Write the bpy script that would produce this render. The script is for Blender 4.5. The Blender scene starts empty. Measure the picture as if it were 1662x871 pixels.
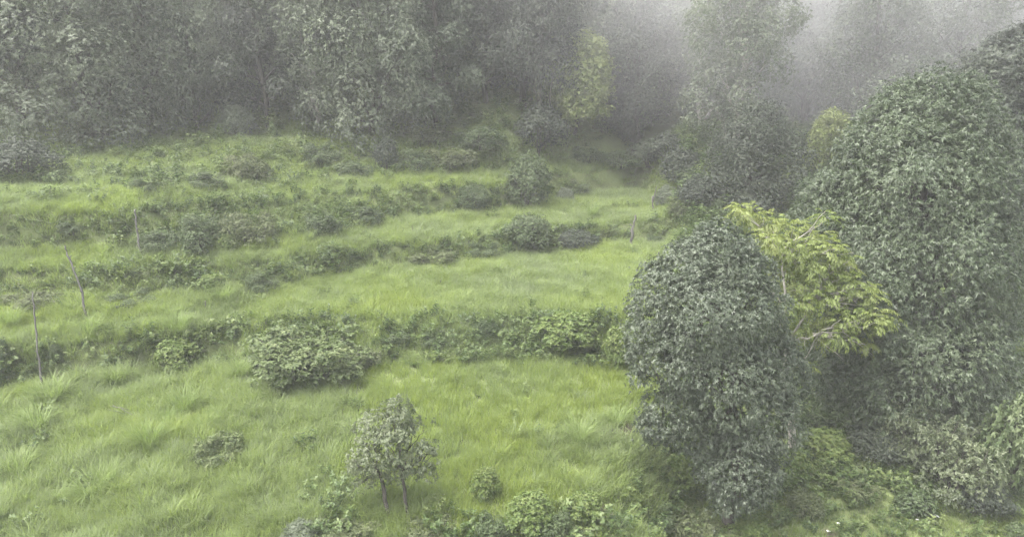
import bpy, math, random
import numpy as np
from mathutils import Vector

SC = bpy.context.scene
COL = SC.collection
RNG = np.random.default_rng(7)

# ------------------------------------------------------------------ camera
ZC, PITCH, FPX, CXP, CYP = 11.5, math.radians(15.0), 1144.0, 831.0, 435.5
cam_d = bpy.data.cameras.new('camera')
cam_d.sensor_width = 36.0
cam_d.lens = 36.0 * FPX / 1662.0
cam_d.clip_start, cam_d.clip_end = 0.1, 1500.0
cam = bpy.data.objects.new('camera', cam_d)
COL.objects.link(cam)
cam.location = (0, 0, ZC)
cam.rotation_euler = (math.pi / 2 - PITCH, 0, 0)
SC.camera = cam

# ------------------------------------------------------------------ light
SUN_EL, SUN_AZ = math.radians(66), math.radians(-105)      # azimuth measured from +Y towards +X
world = bpy.data.worlds.new('World')
SC.world = world
world.use_nodes = True
wn, wl = world.node_tree.nodes, world.node_tree.links
wn.clear()
w_out = wn.new('ShaderNodeOutputWorld')
w_bg = wn.new('ShaderNodeBackground')
w_sky = wn.new('ShaderNodeTexSky')
w_hs = wn.new('ShaderNodeHueSaturation')
w_sky.sky_type = 'NISHITA'
w_sky.sun_disc = False
w_sky.sun_elevation = SUN_EL
w_sky.sun_rotation = SUN_AZ
w_sky.air_density, w_sky.dust_density, w_sky.ozone_density = 1.0, 6.0, 1.0
w_hs.inputs['Saturation'].default_value = 0.34           # overcast: the cloud has taken the blue out
w_bg.inputs['Strength'].default_value = 0.15
wl.new(w_sky.outputs[0], w_hs.inputs['Color'])
wl.new(w_hs.outputs[0], w_bg.inputs['Color'])
wl.new(w_bg.outputs[0], w_out.inputs['Surface'])

sun_d = bpy.data.lights.new('sun', 'SUN')
sun_d.energy = 1.5
sun_d.angle = math.radians(60)
sun_d.color = (1.0, 0.97, 0.92)
sun = bpy.data.objects.new('sun', sun_d)
COL.objects.link(sun)
sd = Vector((math.sin(SUN_AZ) * math.cos(SUN_EL), math.cos(SUN_AZ) * math.cos(SUN_EL), math.sin(SUN_EL)))
sun.rotation_euler = sd.to_track_quat('Z', 'Y').to_euler()

SC.view_settings.view_transform = 'Standard'
SC.view_settings.look = 'None'
SC.view_settings.gamma = 1.0
SC.view_settings.use_curve_mapping = False
SC.view_settings.exposure = 2.22
SC.cycles.use_denoising = True
SC.cycles.denoising_prefilter = "NONE"
SC.cycles.max_bounces = 6
SC.cycles.diffuse_bounces = 3
SC.cycles.glossy_bounces = 2
SC.cycles.transmission_bounces = 3
SC.cycles.volume_bounces = 1
SC.cycles.volume_step_rate = 1.0
SC.cycles.volume_max_steps = 64

HAZE_DENSITY = 0.0012
MIST_DENSITY = 0.042


# ------------------------------------------------------------------ maths helpers
CAMP = np.array([0, 0, ZC])
FWD = np.array([0, math.cos(PITCH), -math.sin(PITCH)])
UPV = np.array([0, math.sin(PITCH), math.cos(PITCH)])
RGT = np.array([1.0, 0, 0])


def ray(px, py):
    return FWD + (px - CXP) / FPX * RGT - (py - CYP) / FPX * UPV


def at(px, py, d):
    return CAMP + d * ray(px, py)


def axis_depth(p):
    return float(np.dot(np.asarray(p) - CAMP, FWD))


def _hash(ix, iy, seed):
    h = np.sin(ix * 127.1 + iy * 311.7 + seed * 74.7) * 43758.5453
    return h - np.floor(h)


def vnoise(x, y, seed=0):
    x, y = np.asarray(x, float), np.asarray(y, float)
    ix, iy = np.floor(x), np.floor(y)
    fx, fy = x - ix, y - iy
    fx, fy = fx * fx * (3 - 2 * fx), fy * fy * (3 - 2 * fy)
    a, b = _hash(ix, iy, seed), _hash(ix + 1, iy, seed)
    c, d = _hash(ix, iy + 1, seed), _hash(ix + 1, iy + 1, seed)
    return (a * (1 - fx) + b * fx) * (1 - fy) + (c * (1 - fx) + d * fx) * fy


def fbm(x, y, seed=0, o=3):
    v, a, t = 0, 0.5, 0
    for k in range(o):
        v = v + a * vnoise(x * 2 ** k, y * 2 ** k, seed + k)
        t += a
        a *= 0.5
    return v / t


def sstep(a, b, x):
    t = np.clip((x - a) / (b - a), 0, 1)
    return t * t * (3 - 2 * t)


# ------------------------------------------------------------------ the terraced hillside
# each contour of the terraces: its height and where it runs
CONTOURS = [
    (0.95, [(-250, 690), (0, 640), (250, 607), (400, 603), (600, 600), (1000, 590), (1200, 585)]),
    (2.15, [(-250, 610), (0, 578), (250, 552), (400, 522), (700, 512), (1000, 512), (1200, 512)]),
    (2.85, [(-250, 520), (0, 492), (200, 487), (450, 463), (560, 443), (700, 428), (850, 412), (1000, 394), (1200, 380)]),
    (3.75, [(-250, 470), (0, 446), (200, 440), (400, 424), (560, 404), (700, 392), (830, 374), (950, 366), (1200, 356)]),
    (4.30, [(-250, 440), (0, 412), (200, 410), (400, 400), (560, 376), (650, 354), (800, 340), (900, 322), (1040, 306), (1200, 300)]),
    (5.75, [(-250, 395), (0, 368), (200, 345), (400, 320), (560, 308), (700, 302), (850, 290), (1000, 286), (1200, 282)]),
    (6.20, [(-250, 368), (0, 344), (200, 326), (400, 306), (560, 292), (700, 280), (900, 275), (1060, 272), (1200, 270)]),
    (7.7, [(-250, 260), (0, 240), (300, 231), (500, 229), (700, 229), (1050, 236), (1200, 238)]),
]
_poly = []
for z, pts in CONTOURS:
    w = []
    for px, py in pts:
        r = ray(px, py)
        t = (z - ZC) / r[2]
        w.append(CAMP[:2] + t * r[:2])
    w = np.array(sorted(w, key=lambda p: p[0]))
    _poly.append(w)
_KZ = np.array([-1.2, 0.0] + [c[0] for c in CONTOURS] + [21.0, 32.0, 36.0])
_GAP = [1, 1, 1.0, 0.8, 2.0, 0.6, 1.6, 0.9, 1.5, 1.8, 20, 35, 60]
_RISER = [0, 0, 1, 0, 1, 0, 1, 0, 1, 0, 0, 0]


def knots(x):
    ext = lambda w: np.interp(x, w[:, 0], w[:, 1]) + np.where(x < w[0, 0], (x - w[0, 0]) * 0.25, 0)
    rows = [np.full_like(x, -30.0), np.full_like(x, 15.5) + 0.1 * np.sin(x * 0.5)]
    for w in _poly:
        rows.append(np.maximum(ext(w), rows[-1] + _GAP[len(rows)]))
    for g in (20, 38, 60):
        rows.append(rows[-1] + g)
    return np.array(rows)


_e = [at(px, py, 1) - CAMP for px, py in ((1000, 871), (985, 800), (1030, 700), (1040, 600), (1055, 500), (1075, 400), (1075, 330), (1080, 280))]
_ez = [-0.2, 0.2, 0.5, 1.0, 2.0, 3.6, 4.6, 6.2]
_edge = np.array([(CAMP + (z - ZC) / e[2] * e)[:2] for e, z in zip(_e, _ez)])


def terrain(x, y, info=False):
    """Height of the ground; with info also riser mask and right-hand gully mask."""
    x, y = np.atleast_1d(np.asarray(x, float)), np.atleast_1d(np.asarray(y, float))
    K = knots(x)
    z = np.full_like(x, _KZ[0])
    ris = np.zeros_like(x)
    zone = np.zeros_like(x)
    wob = (fbm(x * 0.3, y * 0.05, 11) - 0.5) * 0.6 + (fbm(x * 1.1, y * 0.2, 17, 2) - 0.5) * 0.3
    yy = y + wob * sstep(17, 24, y)
    for k in range(len(_KZ) - 1):
        t = (yy - K[k]) / (K[k + 1] - K[k])
        s = t if not _RISER[k] else sstep(0, 1, t)
        m = (t >= 0) & (t < 1)
        z = np.where(m, _KZ[k] + (_KZ[k + 1] - _KZ[k]) * s, z)
        if _RISER[k]:
            ris = np.maximum(ris, (.3 if k == 8 else 1) * sstep(-0.2, 0.1, t) * (1 - sstep(0.75, 1.0, t)))
        zone = np.where(t >= 0, k, zone)
    z = np.where(yy >= K[-1], _KZ[-1], z)
    # lower ground to the right of the terraces
    zr = np.interp(y, [-30, 15, 19.5, 22, 27, 34, 44, 52, 66, 110, 170], [-2.0, -1.9, -1.6, -1.1, 0.4, 2.8, 7.0, 11.5, 19.0, 30, 34])
    xe = np.interp(y, _edge[:, 1], _edge[:, 0]) + (fbm(y * 0.4, y * 0.0 + 3, 5) - 0.5) * 1.2
    g = sstep(-0.2, 2.4, x - xe) * (1 - sstep(44, 56, y))
    g = g * sstep(-5, 5, y)
    z = z * (1 - g) + zr * g
    # front lip of the lowest terrace falls away
    lip = sstep(0, 1, (17.0 - y) / 3.0) * sstep(-12, -3, x)
    z = z - lip * 0.8
    z = z + (fbm(x * 0.8, y * 0.8, 3) - 0.5) * (0.3 + .4 * sstep(-3, -10, x) * (1 - sstep(24, 30, y))) + (fbm(x * 0.12, y * 0.12, 8) - 0.5) * 0.5 * sstep(14, 20, y)
    if info:
        return z, ris * (1 - g), g, zone
    return z


def tz(x, y):
    return float(terrain(x, y)[0])


def ground_at(px, py):
    """Where the line of sight meets the hillside."""
    r = ray(px, py)
    t = np.arange(6, 150, 0.05)
    P = CAMP[None] + t[:, None] * r[None]
    below = P[:, 2] < terrain(P[:, 0], P[:, 1])
    i = int(np.argmax(below)) if below.any() else len(t) - 1
    p = P[i].copy()
    p[2] = tz(p[0], p[1])
    return p


# ------------------------------------------------------------------ object helpers
def tag(o, label=None, cat=None, group=None, kind=None):
    if label: o['label'] = label
    if cat: o['category'] = cat
    if group: o['group'] = group
    if kind: o['kind'] = kind
    return o


def empty(name, loc, rz=0.0):
    o = bpy.data.objects.new(name, None)
    COL.objects.link(o)
    o.location = loc
    o.rotation_euler = (0, 0, rz)
    o.empty_display_size = 0.3
    return o


def np_mesh(name, V, quads=None, tris=None, tone=None, mat=None, smooth=False):
    V = np.asarray(V, np.float32).reshape(-1, 3)
    loops, starts, n = [], [], 0
    if quads is not None and len(quads):
        loops.append(np.asarray(quads, np.int32).ravel())
        starts.append(np.arange(len(quads), dtype=np.int32) * 4)
        n = len(quads) * 4
    if tris is not None and len(tris):
        loops.append(np.asarray(tris, np.int32).ravel())
        starts.append(n + np.arange(len(tris), dtype=np.int32) * 3)
    loops, starts = np.concatenate(loops), np.concatenate(starts)
    me = bpy.data.meshes.new(name)
    me.vertices.add(len(V))
    me.vertices.foreach_set('co', V.ravel())
    me.loops.add(len(loops))
    me.loops.foreach_set('vertex_index', loops)
    me.polygons.add(len(starts))
    me.polygons.foreach_set('loop_start', starts)
    if tone is not None:
        a = me.attributes.new('tone', 'FLOAT', 'FACE')
        a.data.foreach_set('value', np.asarray(tone, np.float32))
    me.update(calc_edges=True)
    if smooth:
        me.polygons.foreach_set('use_smooth', np.ones(len(starts), bool))
    if mat: me.materials.append(mat)
    return me


def link(name, me, parent=None):
    o = bpy.data.objects.new(name, me)
    COL.objects.link(o)
    if parent is not None: o.parent = parent
    return o


def copy_tree(root, loc, rz, scale, label, group):
    c = root.copy()
    COL.objects.link(c)
    c.location, c.rotation_euler, c.scale = loc, (0, 0, rz), scale
    c['label'] = label
    if group: c['group'] = group
    for ch in root.children:
        k = ch.copy()
        COL.objects.link(k)
        k.parent = c
        for g in ch.children:
            q = g.copy()
            COL.objects.link(q)
            q.parent = k
    return c


ORD = ('first second third fourth fifth sixth seventh eighth ninth tenth eleventh twelfth thirteenth fourteenth fifteenth sixteenth '
       'seventeenth eighteenth nineteenth twentieth').split()
ORD += ['twenty-' + o for o in ORD[:9]] + ['thirtieth'] + ['thirty-' + o for o in ORD[:9]]


def unit(a):
    return a / np.maximum(np.linalg.norm(a, axis=-1, keepdims=True), 1e-9)


def tube(pts, rad, sides=6, rough=0.0, rng=RNG):
    """A tapered round stick along a line of points."""
    pts, rad = np.asarray(pts, float), np.asarray(rad, float)
    n = len(pts)
    tan = unit(np.gradient(pts, axis=0))
    ref = np.array([0.3, 0.9, 0.1])
    a = unit(np.cross(tan, ref))
    b = np.cross(tan, a)
    th = np.arange(sides) / sides * 2 * np.pi
    R = rad[:, None] * (1 + rough * rng.uniform(-1, 1, (n, sides)))
    V = pts[:, None] + R[..., None] * (np.cos(th)[None, :, None] * a[:, None] + np.sin(th)[None, :, None] * b[:, None])
    V = np.concatenate([V.reshape(-1, 3), pts[:1], pts[-1:]])
    q = []
    for i in range(n - 1):
        for j in range(sides):
            k = (j + 1) % sides
            q.append((i * sides + j, i * sides + k, (i + 1) * sides + k, (i + 1) * sides + j))
    t = [(n * sides, (j + 1) % sides, j) for j in range(sides)]
    t += [(n * sides + 1, (n - 1) * sides + j, (n - 1) * sides + (j + 1) % sides) for j in range(sides)]
    return V, np.array(q), np.array(t)


def join(parts):
    V, Q, T, o = [], [], [], 0
    for v, q, t in parts:
        V.append(v); Q.append(q + o); T.append(t + o); o += len(v)
    return np.concatenate(V), np.concatenate(Q), np.concatenate(T)


def crooked(a, b, n, amp, rng):
    a, b = np.asarray(a, float), np.asarray(b, float)
    t = np.linspace(0, 1, n)[:, None]
    p = a + (b - a) * t
    w = rng.normal(0, amp, (n, 3))
    w[0] = w[-1] = 0
    return p + w


# ------------------------------------------------------------------ materials
def new_mat(name):
    m = bpy.data.materials.new(name)
    m.use_nodes = True
    m.node_tree.nodes.clear()
    return m, m.node_tree.nodes, m.node_tree.links


def ramp(N, cols):
    r = N.new('ShaderNodeValToRGB')
    e = r.color_ramp.elements
    while len(e) < len(cols): e.new(0.5)
    for i, c in enumerate(cols):
        e[i].position = i / (len(cols) - 1)
        e[i].color = (*c, 1)
    return r


def leaf_mat(name, cols, rough=0.45, transl=0.3, spec=0.5, instancer=False, patch=0.25, patch_scale=0.35):
    """Leaf or blade: colour from its own tone plus slow patches over the ground, some light passing through."""
    m, N, L = new_mat(name)
    at_ = N.new('ShaderNodeAttribute'); at_.attribute_name = 'tone'
    if instancer: at_.attribute_type = 'INSTANCER'
    geo = N.new('ShaderNodeNewGeometry')
    nz = N.new('ShaderNodeTexNoise'); nz.inputs['Scale'].default_value = patch_scale; nz.inputs['Detail'].default_value = 3
    L.new(geo.outputs['Position'], nz.inputs['Vector'])
    mr = N.new('ShaderNodeMapRange')
    mr.inputs['From Min'].default_value, mr.inputs['From Max'].default_value = 0.3, 0.7
    mr.inputs['To Min'].default_value, mr.inputs['To Max'].default_value = -patch, patch
    L.new(nz.outputs['Fac'], mr.inputs['Value'])
    add = N.new('ShaderNodeMath'); add.operation = 'ADD'
    L.new(at_.outputs['Fac'], add.inputs[0]); L.new(mr.outputs[0], add.inputs[1])
    if instancer:                                          # each blade a little different from its neighbours
        bl = N.new('ShaderNodeAttribute'); bl.attribute_name = 'blade'
        ad2 = N.new('ShaderNodeMath'); ad2.operation = 'ADD'
        L.new(add.outputs[0], ad2.inputs[0]); L.new(bl.outputs['Fac'], ad2.inputs[1])
        add = ad2
    rp = ramp(N, cols)
    L.new(add.outputs[0], rp.inputs['Fac'])
    p = N.new('ShaderNodeBsdfPrincipled')
    p.inputs['Roughness'].default_value = rough
    p.inputs['Specular IOR Level'].default_value = spec
    L.new(rp.outputs[0], p.inputs['Base Color'])
    tr = N.new('ShaderNodeBsdfTranslucent')
    hs = N.new('ShaderNodeHueSaturation'); hs.inputs['Value'].default_value = 1.25; hs.inputs['Saturation'].default_value = 1.1
    L.new(rp.outputs[0], hs.inputs['Color']); L.new(hs.outputs[0], tr.inputs['Color'])
    mx = N.new('ShaderNodeMixShader'); mx.inputs[0].default_value = transl
    L.new(p.outputs[0], mx.inputs[1]); L.new(tr.outputs[0], mx.inputs[2])
    o = N.new('ShaderNodeOutputMaterial')
    L.new(mx.outputs[0], o.inputs['Surface'])
    return m


def bark_mat(name, c0, c1, scale=6.0):
    m, N, L = new_mat(name)
    tc = N.new('ShaderNodeTexCoord')
    mp = N.new('ShaderNodeMapping'); mp.inputs['Scale'].default_value = (3, 3, 0.8)
    nz = N.new('ShaderNodeTexNoise'); nz.inputs['Scale'].default_value = scale; nz.inputs['Detail'].default_value = 6; nz.inputs['Roughness'].default_value = 0.7
    L.new(tc.outputs['Object'], mp.inputs[0]); L.new(mp.outputs[0], nz.inputs['Vector'])
    rp = ramp(N, [c0, c0, c1, c1]); L.new(nz.outputs['Fac'], rp.inputs['Fac'])
    p = N.new('ShaderNodeBsdfPrincipled'); p.inputs['Roughness'].default_value = 0.9
    L.new(rp.outputs[0], p.inputs['Base Color'])
    b = N.new('ShaderNodeBump'); b.inputs['Strength'].default_value = 0.6; b.inputs['Distance'].default_value = 0.03
    L.new(nz.outputs['Fac'], b.inputs['Height']); L.new(b.outputs[0], p.inputs['Normal'])
    o = N.new('ShaderNodeOutputMaterial'); L.new(p.outputs[0], o.inputs['Surface'])
    return m


M = {
    'grey_leaf': leaf_mat('grey_green_leaf', [(.029, .042, .022), (.051, .069, .039), (.1, .122, .078)], .5, .2, .6),
    'mid_leaf': leaf_mat('mid_green_leaf', [(.027, .043, .018), (.049, .072, .032), (.098, .126, .068)], .5, .25, .6),
    'lime_leaf': leaf_mat('lime_leaf', [(.092, .128, .028), (.14, .176, .046), (.195, .215, .066)], .5, .4, .35),
    'forest_leaf': leaf_mat('forest_leaf', [(.034, .048, .028), (.058, .077, .045), (.098, .119, .075)], .55, .25, .4),
    'pale_leaf': leaf_mat('pale_forest_leaf', [(.068, .087, .055), (.104, .127, .08), (.15, .173, .116)], .55, .3, .4),
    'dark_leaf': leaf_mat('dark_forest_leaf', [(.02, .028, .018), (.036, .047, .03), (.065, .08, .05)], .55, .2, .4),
    'fresh_leaf': leaf_mat('fresh_leaf', [(.06, .095, .026), (.1, .145, .04), (.155, .19, .06)], .55, .35, .3),
    'olive_leaf': leaf_mat('olive_leaf', [(.05, .066, .028), (.094, .116, .05), (.15, .168, .084)], .55, .3, .3),
    'herb_bush': leaf_mat('herb_bush_leaf', [(.048, .072, .026), (.09, .122, .045), (.15, .178, .078)], .55, .3, .3),
    'fresh_pale': leaf_mat('fresh_pale_leaf', [(.1, .13, .045), (.16, .195, .07), (.22, .25, .1)], .55, .35, .3),
    'silver_leaf': leaf_mat('silver_leaf', [(.052, .07, .033), (.094, .118, .058), (.148, .168, .095)], .5, .3, .5),
    'shrub_leaf': leaf_mat('shrub_leaf', [(.034, .054, .021), (.066, .094, .038), (.112, .14, .068)], .55, .25, .3),
    'herb': leaf_mat('herb_leaf', [(.04, .066, .02), (.082, .122, .038), (.135, .172, .058)], .5, .35, .35, True, .3, .5),
    'grass': leaf_mat('grass_blade', [(.165, .205, .1), (.174, .226, .084), (.194, .25, .068), (.208, .26, .056)], .5, .45, .3, True, .22, .3),
    'tussock': leaf_mat('tussock_blade', [(.13, .185, .055), (.16, .218, .065), (.2, .25, .095)], .5, .4, .3),
    'bark': bark_mat('bark', (.022, .019, .015), (.066, .058, .047)),
    'pale_bark': bark_mat('pale_bark', (.16, .15, .13), (.34, .32, .28)),
    'dead_wood': bark_mat('dead_wood', (.035, .032, .028), (.12, .115, .105), 16.0),
}


def soil_mat():
    m, N, L = new_mat('hillside_ground')
    geo = N.new('ShaderNodeNewGeometry')
    nz = N.new('ShaderNodeTexNoise'); nz.inputs['Scale'].default_value = 0.7; nz.inputs['Detail'].default_value = 8; nz.inputs['Roughness'].default_value = 0.65
    L.new(geo.outputs['Position'], nz.inputs['Vector'])
    rp = ramp(N, [(.05, .045, .025), (.075, .09, .032), (.1, .13, .04), (.13, .16, .055)])
    L.new(nz.outputs['Fac'], rp.inputs['Fac'])
    at_ = N.new('ShaderNodeAttribute'); at_.attribute_name = 'bare'
    n2 = N.new('ShaderNodeTexNoise'); n2.inputs['Scale'].default_value = 5; n2.inputs['Detail'].default_value = 6
    L.new(geo.outputs['Position'], n2.inputs['Vector'])
    r2 = ramp(N, [(.04, .03, .021), (.07, .054, .038), (.13, .112, .08)])
    L.new(n2.outputs['Fac'], r2.inputs['Fac'])
    mix = N.new('ShaderNodeMix'); mix.data_type = 'RGBA'
    L.new(at_.outputs['Fac'], mix.inputs[0]); L.new(rp.outputs[0], mix.inputs[6]); L.new(r2.outputs[0], mix.inputs[7])
    p = N.new('ShaderNodeBsdfPrincipled'); p.inputs['Roughness'].default_value = 0.95
    L.new(mix.outputs[2], p.inputs['Base Color'])
    b = N.new('ShaderNodeBump'); b.inputs['Strength'].default_value = 0.8; b.inputs['Distance'].default_value = 0.08
    L.new(n2.outputs['Fac'], b.inputs['Height']); L.new(b.outputs[0], p.inputs['Normal'])
    o = N.new('ShaderNodeOutputMaterial'); L.new(p.outputs[0], o.inputs['Surface'])
    return m


M['soil'] = soil_mat()

BARE = [(ground_at(985, 832), 0.55), (ground_at(1015, 698), .8), (ground_at(1345, 866), 0.25),]


def bare_mask(x, y):
    b = np.zeros_like(np.asarray(x, float))
    for c, r in BARE:
        d = np.hypot(x - c[0], y - c[1]) / r + (fbm(np.asarray(x) * 2, np.asarray(y) * 2, 21) - 0.5) * 1.2
        b = np.maximum(b, 1 - sstep(0.6, 1.1, d))
    return b


# ------------------------------------------------------------------ the hillside as one sheet
gx = np.concatenate([np.arange(-150, -46, 6.0), np.arange(-46, 34, 0.3), np.arange(34, 150, 6.0)])
gy = np.concatenate([np.arange(-30, 8, 3.0), np.arange(8, 48, 0.25), np.arange(48, 80, 1.0), np.arange(80, 171, 6.0)])
X, Y = np.meshgrid(gx, gy)
Z = terrain(X.ravel(), Y.ravel())
nx, ny = len(gx), len(gy)
idx = np.arange(nx * ny).reshape(ny, nx)
quads = np.stack([idx[:-1, :-1], idx[:-1, 1:], idx[1:, 1:], idx[1:, :-1]], -1).reshape(-1, 4)
me = np_mesh('hillside', np.stack([X.ravel(), Y.ravel(), Z], -1), quads, mat=M['soil'], smooth=True)
ba = me.attributes.new('bare', 'FLOAT', 'POINT')
ba.data.foreach_set('value', bare_mask(X.ravel(), Y.ravel()).astype(np.float32))
tag(link('hillside', me), kind='structure')


# ------------------------------------------------------------------ leaves and crowns
def leaf_quads(P, A, Nn, L, W, droop):
    """Folded pointed leaves: base, two sides, tip. P base points, A axes, Nn leaf normals."""
    n = len(P)
    A = unit(A)
    S = unit(np.cross(A, Nn))
    Nn = np.cross(S, A)
    L = np.broadcast_to(np.asarray(L, float), n)[:, None]
    W = np.broadcast_to(np.asarray(W, float), n)[:, None]
    tip = P + A * L
    tip[:, 2] -= (droop * L[:, 0])
    mid = P + A * L * 0.45 + Nn * W * 0.18
    V = np.stack([P, mid + S * W * 0.5, tip, mid - S * W * 0.5], 1).reshape(-1, 3)
    return V, np.arange(n * 4).reshape(n, 4)


def rosettes(C, D, k, L, W, droop, rng, spread=(0.8, 1.6)):
    """k leaves round each twig tip C pointing along D."""
    n = len(C)
    D = unit(D)
    a = unit(np.cross(D, np.array([0.31, 0.27, 0.91]) + rng.normal(0, .1, (n, 3))))
    b = np.cross(D, a)
    th = (np.arange(k)[None] / k * 2 * np.pi + rng.uniform(0, 6.28, (n, 1)) + rng.normal(0, .25, (n, k)))
    sp = rng.uniform(*spread, (n, k))
    rad = np.cos(th)[..., None] * a[:, None] + np.sin(th)[..., None] * b[:, None]
    A = D[:, None] * np.cos(sp)[..., None] + rad * np.sin(sp)[..., None]
    Nn = D[:, None] * np.sin(sp)[..., None] - rad * np.cos(sp)[..., None]
    A = A + rng.normal(0, .15, A.shape)
    P = np.repeat(C[:, None], k, 1)
    l = L * rng.uniform(.6, 1.2, n * k)
    return leaf_quads(P.reshape(-1, 3), A.reshape(-1, 3), Nn.reshape(-1, 3), l, W * l / L, droop * rng.uniform(.4, 1.4, n * k))


def crown(lobes, n_spray, spray_r, ros, k, L, W, droop, rng, inner=0.3, bump=0.12, low=-0.75, up=0.35, flat=0.5, spread=(.7, 1.55)):
    """Leaf sprays over a union of lobes; gaps between sprays stay open. Returns V, quads, tone."""
    Lb = np.asarray(lobes, float)
    c, r = Lb[:, :3], Lb[:, 3:6]
    area = (r[:, 0] * r[:, 2] + r[:, 1] * r[:, 2] + r[:, 0] * r[:, 1])
    n = int(n_spray * 2.2)
    li = rng.choice(len(Lb), n, p=area / area.sum())
    d = unit(rng.normal(0, 1, (n, 3)))
    d[:, 2] = np.where(d[:, 2] < low, -d[:, 2], d[:, 2])
    depth = np.where(rng.random(n) < inner, rng.uniform(.45, .85, n), rng.uniform(.9, 1.03, n))
    bp = 1 + bump * (np.sin(d[:, 0] * 5 + li) + np.sin(d[:, 1] * 6 + 2 * li) + np.sin(d[:, 2] * 7 + 3 * li)) / 1.6
    P = c[li] + d * r[li] * (depth * bp)[:, None]
    q = np.linalg.norm((P[:, None] - c[None]) / r[None], axis=-1)
    q[np.arange(n), li] = 9
    keep = (q.min(1) > 0.72) if len(Lb) > 1 else np.ones(n, bool)
    P, d, li = P[keep][:n_spray], d[keep][:n_spray], li[keep][:n_spray]
    N0 = unit(d / r[li])
    m = len(P)
    sr = spray_r * rng.uniform(.6, 1.35, m)
    off = rng.normal(0, .55, (m, ros, 3))
    al = (off * N0[:, None]).sum(-1, keepdims=True)
    off = off - al * N0[:, None] * (1 - flat)
    C = P[:, None] + off * sr[:, None, None]
    C[..., 2] -= (np.linalg.norm(off, axis=-1) ** 2) * sr[:, None] * .18
    D = N0[:, None] * .7 + off * .5 + np.array([0, 0, up]) + rng.normal(0, .3, off.shape)
    V, Q = rosettes(C.reshape(-1, 3), D.reshape(-1, 3), k, L, W, droop, rng, spread)
    tone = np.repeat(rng.normal(.5, .16, m), ros * k) + rng.normal(0, .12, m * ros * k)
    return V, Q, tone


def limbs(base, forks, r0, rng, sides=7, twigs=2, bend=0.06):
    """Trunk up a line of fork points, then limbs out to targets. forks: list of (trunk point index fraction, target)."""
    top, targets = forks
    H = np.linalg.norm(np.asarray(top) - np.asarray(base))
    tr = crooked(base, top, 9, bend * H * .3, rng)
    rad = np.linspace(r0, r0 * .25, 9)
    rad[0] *= 1.35
    parts = [tube(tr, rad, sides, .08, rng)]
    br = []
    for t, tg in targets:
        i = int(np.clip(round(t * 8), 0, 8))
        p = crooked(tr[i], tg, 6, np.linalg.norm(np.asarray(tg) - tr[i]) * .05, rng)
        p[1:-1, 2] += np.linalg.norm(np.asarray(tg) - tr[i]) * .06
        rr = np.linspace(rad[i] * .6, max(rad[i] * .12, .008), 6)
        br.append(tube(p, rr, 5, .08, rng))
        for _ in range(twigs):
            s = p[rng.integers(2, 5)]
            e = s + (np.asarray(tg) - tr[i]) * rng.uniform(.15, .35) + rng.normal(0, .08, 3) * np.linalg.norm(np.asarray(tg) - tr[i])
            br.append(tube(crooked(s, e, 4, .03, rng), np.linspace(rr[3] * .7, .006, 4), 4, 0, rng))
    return join(parts), (join(br) if br else None)


def make_tree(name, cat, label, base, crown_geo, limb_geo, leafm, barkm, group=None, extra=None):
    """An Empty at the foot of the trunk with trunk, branches and crown; geometry given relative to it."""
    root = empty(name, base)
    tag(root, label, cat, group)
    tr, br = limb_geo
    link('trunk', np_mesh('trunk', tr[0], tr[1], tr[2], mat=barkm, smooth=True), root)
    if br is not None:
        b = link('branches', np_mesh('branches', br[0], br[1], br[2], mat=barkm, smooth=True), root)
    V, Q, t = crown_geo
    link('crown', np_mesh('crown', V, Q, tone=t, mat=leafm), root)
    return root


def px_lobes(spec, d, base, ydepth=0.9):
    """Crown lobes given as (px, row, half width, half height, depth offset) at distance d, relative to base."""
    out = []
    for s in spec:
        px, py, rx, ry = s[:4]
        dd = d + (s[4] if len(s) > 4 else 0)
        p = at(px, py, dd) - base
        out.append((*p, rx * dd / FPX, rx * dd / FPX * ydepth, ry * dd / FPX))
    return out


# ---- the evergreen at the front
rng = np.random.default_rng(101)
d1 = 21.0
b1 = at(1195, 825, d1); b1[2] = tz(b1[0], b1[1]) - .1
lob = px_lobes([(1163, 412, 46, 50), (1122, 440, 56, 50), (1205, 458, 50, 68), (1070, 492, 50, 58), (1160, 510, 92, 82, -.7), (1232, 540, 46, 72, .2), (1058, 552, 38, 48), (1122, 588, 60, 60, -.6),
                (1190, 622, 72, 78, -.9), (1262, 610, 42, 68, .3), (1290, 622, 20, 38, .6), (1238, 692, 56, 66, -.5), (1092, 664, 42, 36, -.2), (1074, 690, 30, 24, 0), (1142, 706, 44, 46, .3),
                (1202, 760, 54, 58, -.4), (1185, 800, 34, 30, -.2), (1150, 390, 22, 24), (1158, 748, 30, 34, .1), (1228, 760, 32, 40, 0)], d1, b1)
cg = crown(lob, 3000, .25, 9, 9, .097, .026, .35, rng, inner=.12, bump=.17, spread=(.5, 1.4))
sp = px_lobes([(1035, 612, 14, 13)], d1 - .4, b1)
c2 = crown(sp, 18, .16, 6, 8, .12, .03, .25, rng)
cg = (np.concatenate([cg[0], c2[0]]), np.concatenate([cg[1], c2[1] + len(cg[0])]), np.concatenate([cg[2], c2[2]]))
lg = limbs((0, 0, -.3), (np.array(lob[0][:3]), [(.3 + .05 * i, np.array(l[:3])) for i, l in enumerate(lob[1:])] + [(.35, np.array(sp[0][:3]))]), .2, rng)
make_tree('evergreen_tree', 'tree', 'dense grey-green evergreen with a domed crown standing at the terrace edge', b1, cg, lg, M['grey_leaf'], M['bark'])

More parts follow.
